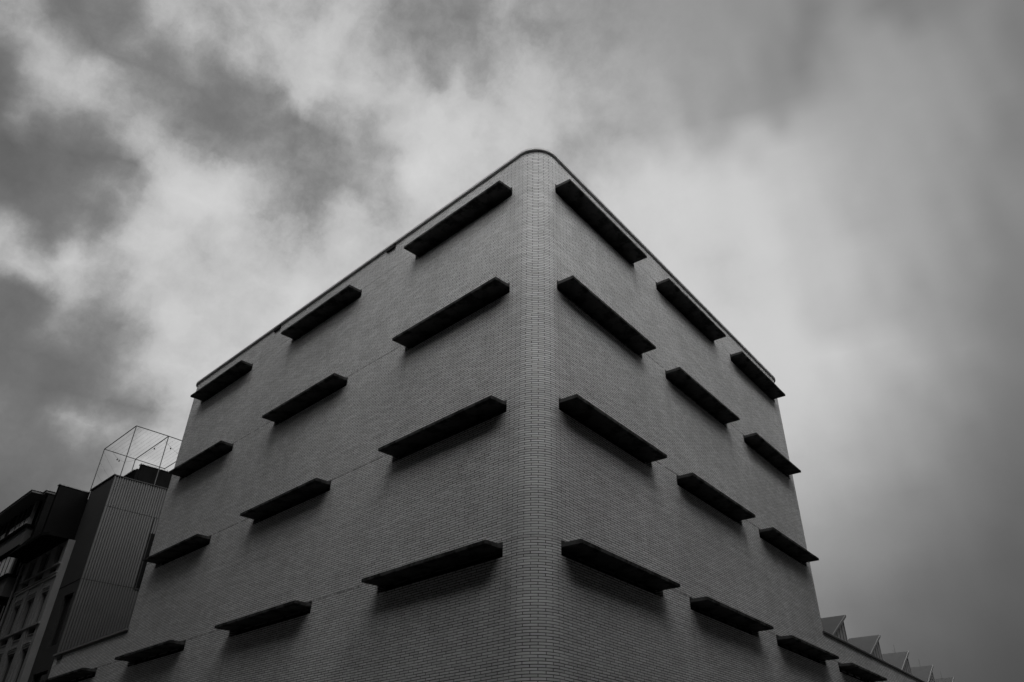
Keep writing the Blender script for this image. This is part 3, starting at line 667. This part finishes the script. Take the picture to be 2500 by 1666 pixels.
# work in 0..360 so that the field is continuous over the picture
az = g.m('FLOORED_MODULO', g.m('ADD', az, 60.), 360.); az = g.m('SUBTRACT', az, 60.)
hz = g.m('SQRT', g.m('ADD', g.m('MULTIPLY', X, X), g.m('MULTIPLY', Y, Y)))
el = g.m('DEGREES', g.m('ARCTAN2', Z, hz))
tz = g.mr(az, AZ0, AZ1, 0., float(NAZ-1))
te = g.mr(el, EL0, EL1, 0., float(NEL-1))
HALF = NAZ//2          # 31: stops 0..31 and 31..62
t1 = g.m('DIVIDE', tz, float(HALF)); t2 = g.m('SUBTRACT', t1, 1.)
left = g.m('GREATER_THAN', t1, 1.)
val = None
for r3 in range(0, NEL, 3):
    outs = []
    for half in (0, 1):
        cr_ = g.n('ShaderNodeValToRGB'); nt.links.new(t1 if half == 0 else t2, cr_.inputs[0])
        ramp = cr_.color_ramp; ramp.interpolation = 'CARDINAL'
        for k in range(HALF+1):
            idx = half*HALF+k; pos = k/HALF
            c = [lin(SKYROWS[min(r3+ch, NEL-1)][idx]) for ch in range(3)]
            if k == 0: e = ramp.elements[0]; e.position = 0.
            elif k == HALF: e = ramp.elements[len(ramp.elements)-1]; e.position = 1.
            else: e = ramp.elements.new(pos)
            e.color = (*c, 1)
        s_ = g.n('ShaderNodeSeparateColor'); nt.links.new(cr_.outputs[0], s_.inputs[0]); outs.append(s_.outputs)
    for ch in range(3):
        w_ = g.m('SUBTRACT', 1., g.m('ABSOLUTE', g.m('SUBTRACT', te, float(r3+ch))), clamp=True)
        mixv = g.m('ADD', g.m('MULTIPLY', outs[0][ch], g.m('SUBTRACT', 1., left)), g.m('MULTIPLY', outs[1][ch], left))
        q = g.m('MULTIPLY', mixv, w_)
        val = q if val is None else g.m('ADD', val, q)
# billows: strong in the broken cloud on the left, faint in the even veil on the right
brk = g.mr(az, 108., 142., .13, 1., True)
wis = g.noise(dirv, 7., 9., .66)
wis2 = g.noise(a1.outputs[0], 19., 8., .68)
rel = g.m('ADD', g.m('MULTIPLY', g.mr(wis, .30, .70, -.17, .17), brk), g.m('MULTIPLY', g.mr(wis2, .3, .7, -.13, .13), brk))
# steepen the tones about the middle grey of the sheet: firmer cloud edges
val = g.m('MULTIPLY', val, g.m('ADD', 1., rel))
curve = g.m('ADD', .165, g.m('MULTIPLY', g.mr(val, .20, .46, 0., 1., True), .37))
kk = g.m('MULTIPLY', brk, .42)
val = g.m('ADD', g.m('MULTIPLY', val, g.m('SUBTRACT', 1., kk)), g.m('MULTIPLY', curve, kk))
mid = .33
ratio = g.m('DIVIDE', val, mid)
steep = g.m('MULTIPLY', g.m('POWER', g.m('MAXIMUM', ratio, .02), g.m('ADD', 1., g.m('MULTIPLY', brk, .12))), mid)
val = g.m('SUBTRACT', steep, g.m('MULTIPLY', g.m('MAXIMUM', g.m('SUBTRACT', steep, .58), 0.), .45))
# daylight behind the cloud sheet: Nishita sky without its disc
sk = g.n('ShaderNodeTexSky', sky_type='NISHITA'); sk.sun_disc = False; sk.sun_elevation = SUN_EL; sk.sun_rotation = PI/2-SUN_AZ
sk.air_density = 1.; sk.dust_density = 2.
bw = g.n('ShaderNodeRGBToBW'); nt.links.new(sk.outputs[0], bw.inputs[0])
# glow bands added out of view on both sides, shaped to brighten the walls
spd = g.n('ShaderNodeSeparateXYZ'); nt.links.new(dirv, spd.inputs[0])
back = g.m('ADD', g.m('MULTIPLY', spd.outputs[0], -.744), g.m('MULTIPLY', spd.outputs[1], .668))
thin = g.m('MULTIPLY', g.mr(spd.outputs[2], .22, .50, 0., 1., True), g.m('MULTIPLY', g.mr(back, .20, -.15, 0., 1., True), g.mr(back, -.80, -.30, CEN, 1., True)))
thin = g.m('MULTIPLY', thin, g.mr(spd.outputs[2], .62, .90, 1., ZEN))
wall_glow = g.m('MULTIPLY', g.m('ADD', g.m('MULTIPLY', bw.outputs[0], .25), 6.), g.m('MULTIPLY', thin, SKYGLOW))
# low sky behind the camera is dimmed on purpose to darken the lower walls
behind = g.mr(g.m('ABSOLUTE', g.m('SUBTRACT', az, 138.)), 50., 66., 0., 1., True)
low = g.mr(spd.outputs[2], .0, .75, .12, 1., True)
val = g.m('MULTIPLY', val, g.m('ADD', g.m('SUBTRACT', 1., behind), g.m('MULTIPLY', behind, low)))
val = g.m('ADD', g.m('MULTIPLY', val, 10.), wall_glow)
val = g.m('MULTIPLY', val, g.mr(spd.outputs[2], -.03, .0, 0., 1.))
nt.links.new(g.grey(val), bg.inputs['Color']); bg.inputs['Strength'].default_value = .1
wd.cycles.sampling_method = 'MANUAL'; wd.cycles.sample_map_resolution = 512

# veiled sun
sd = bpy.data.lights.new('sun', 'SUN'); sd.energy = SUN_E; sd.angle = R(SUN_A); sd.color = (1., .985, .965)
so = bpy.data.objects.new('sun', sd); col.objects.link(so)
dvec = Vector((math.cos(SUN_EL)*math.cos(SUN_AZ), math.cos(SUN_EL)*math.sin(SUN_AZ), math.sin(SUN_EL)))
so.rotation_euler = dvec.to_track_quat('Z', 'Y').to_euler(); so.location = (20, -20, 40)

# ------------------------------------------------------------------ camera
cd = bpy.data.cameras.new('camera'); cam = bpy.data.objects.new('camera', cd); col.objects.link(cam); scene.camera = cam
YAW, PITCH, ROLL = 2.334894, .6067625, -.000828
cd.sensor_fit = 'HORIZONTAL'; cd.sensor_width = 36.; cd.lens = 1879.84/2500*36
cd.shift_x = -67.546/2500; cd.shift_y = -104.829/2500
cd.clip_end = 2000; cd.clip_start = .1
F = Vector((math.cos(YAW)*math.cos(PITCH), math.sin(YAW)*math.cos(PITCH), math.sin(PITCH)))
Rt = Vector((math.sin(YAW), -math.cos(YAW), 0)); Up = Rt.cross(F)
r2 = Rt*math.cos(ROLL)+Up*math.sin(ROLL); u2 = -Rt*math.sin(ROLL)+Up*math.cos(ROLL)
cam.matrix_world = Matrix(((r2.x, u2.x, -F.x, 10.5112), (r2.y, u2.y, -F.y, -10.9607), (r2.z, u2.z, -F.z, 1.6), (0, 0, 0, 1)))

vs = scene.view_settings
vs.view_transform = 'Standard'; vs.look = 'None'; vs.exposure = 0.; vs.gamma = 1.; vs.use_curve_mapping = False
scene.cycles.max_bounces = 5; scene.cycles.diffuse_bounces = 3
scene.render.film_transparent = False
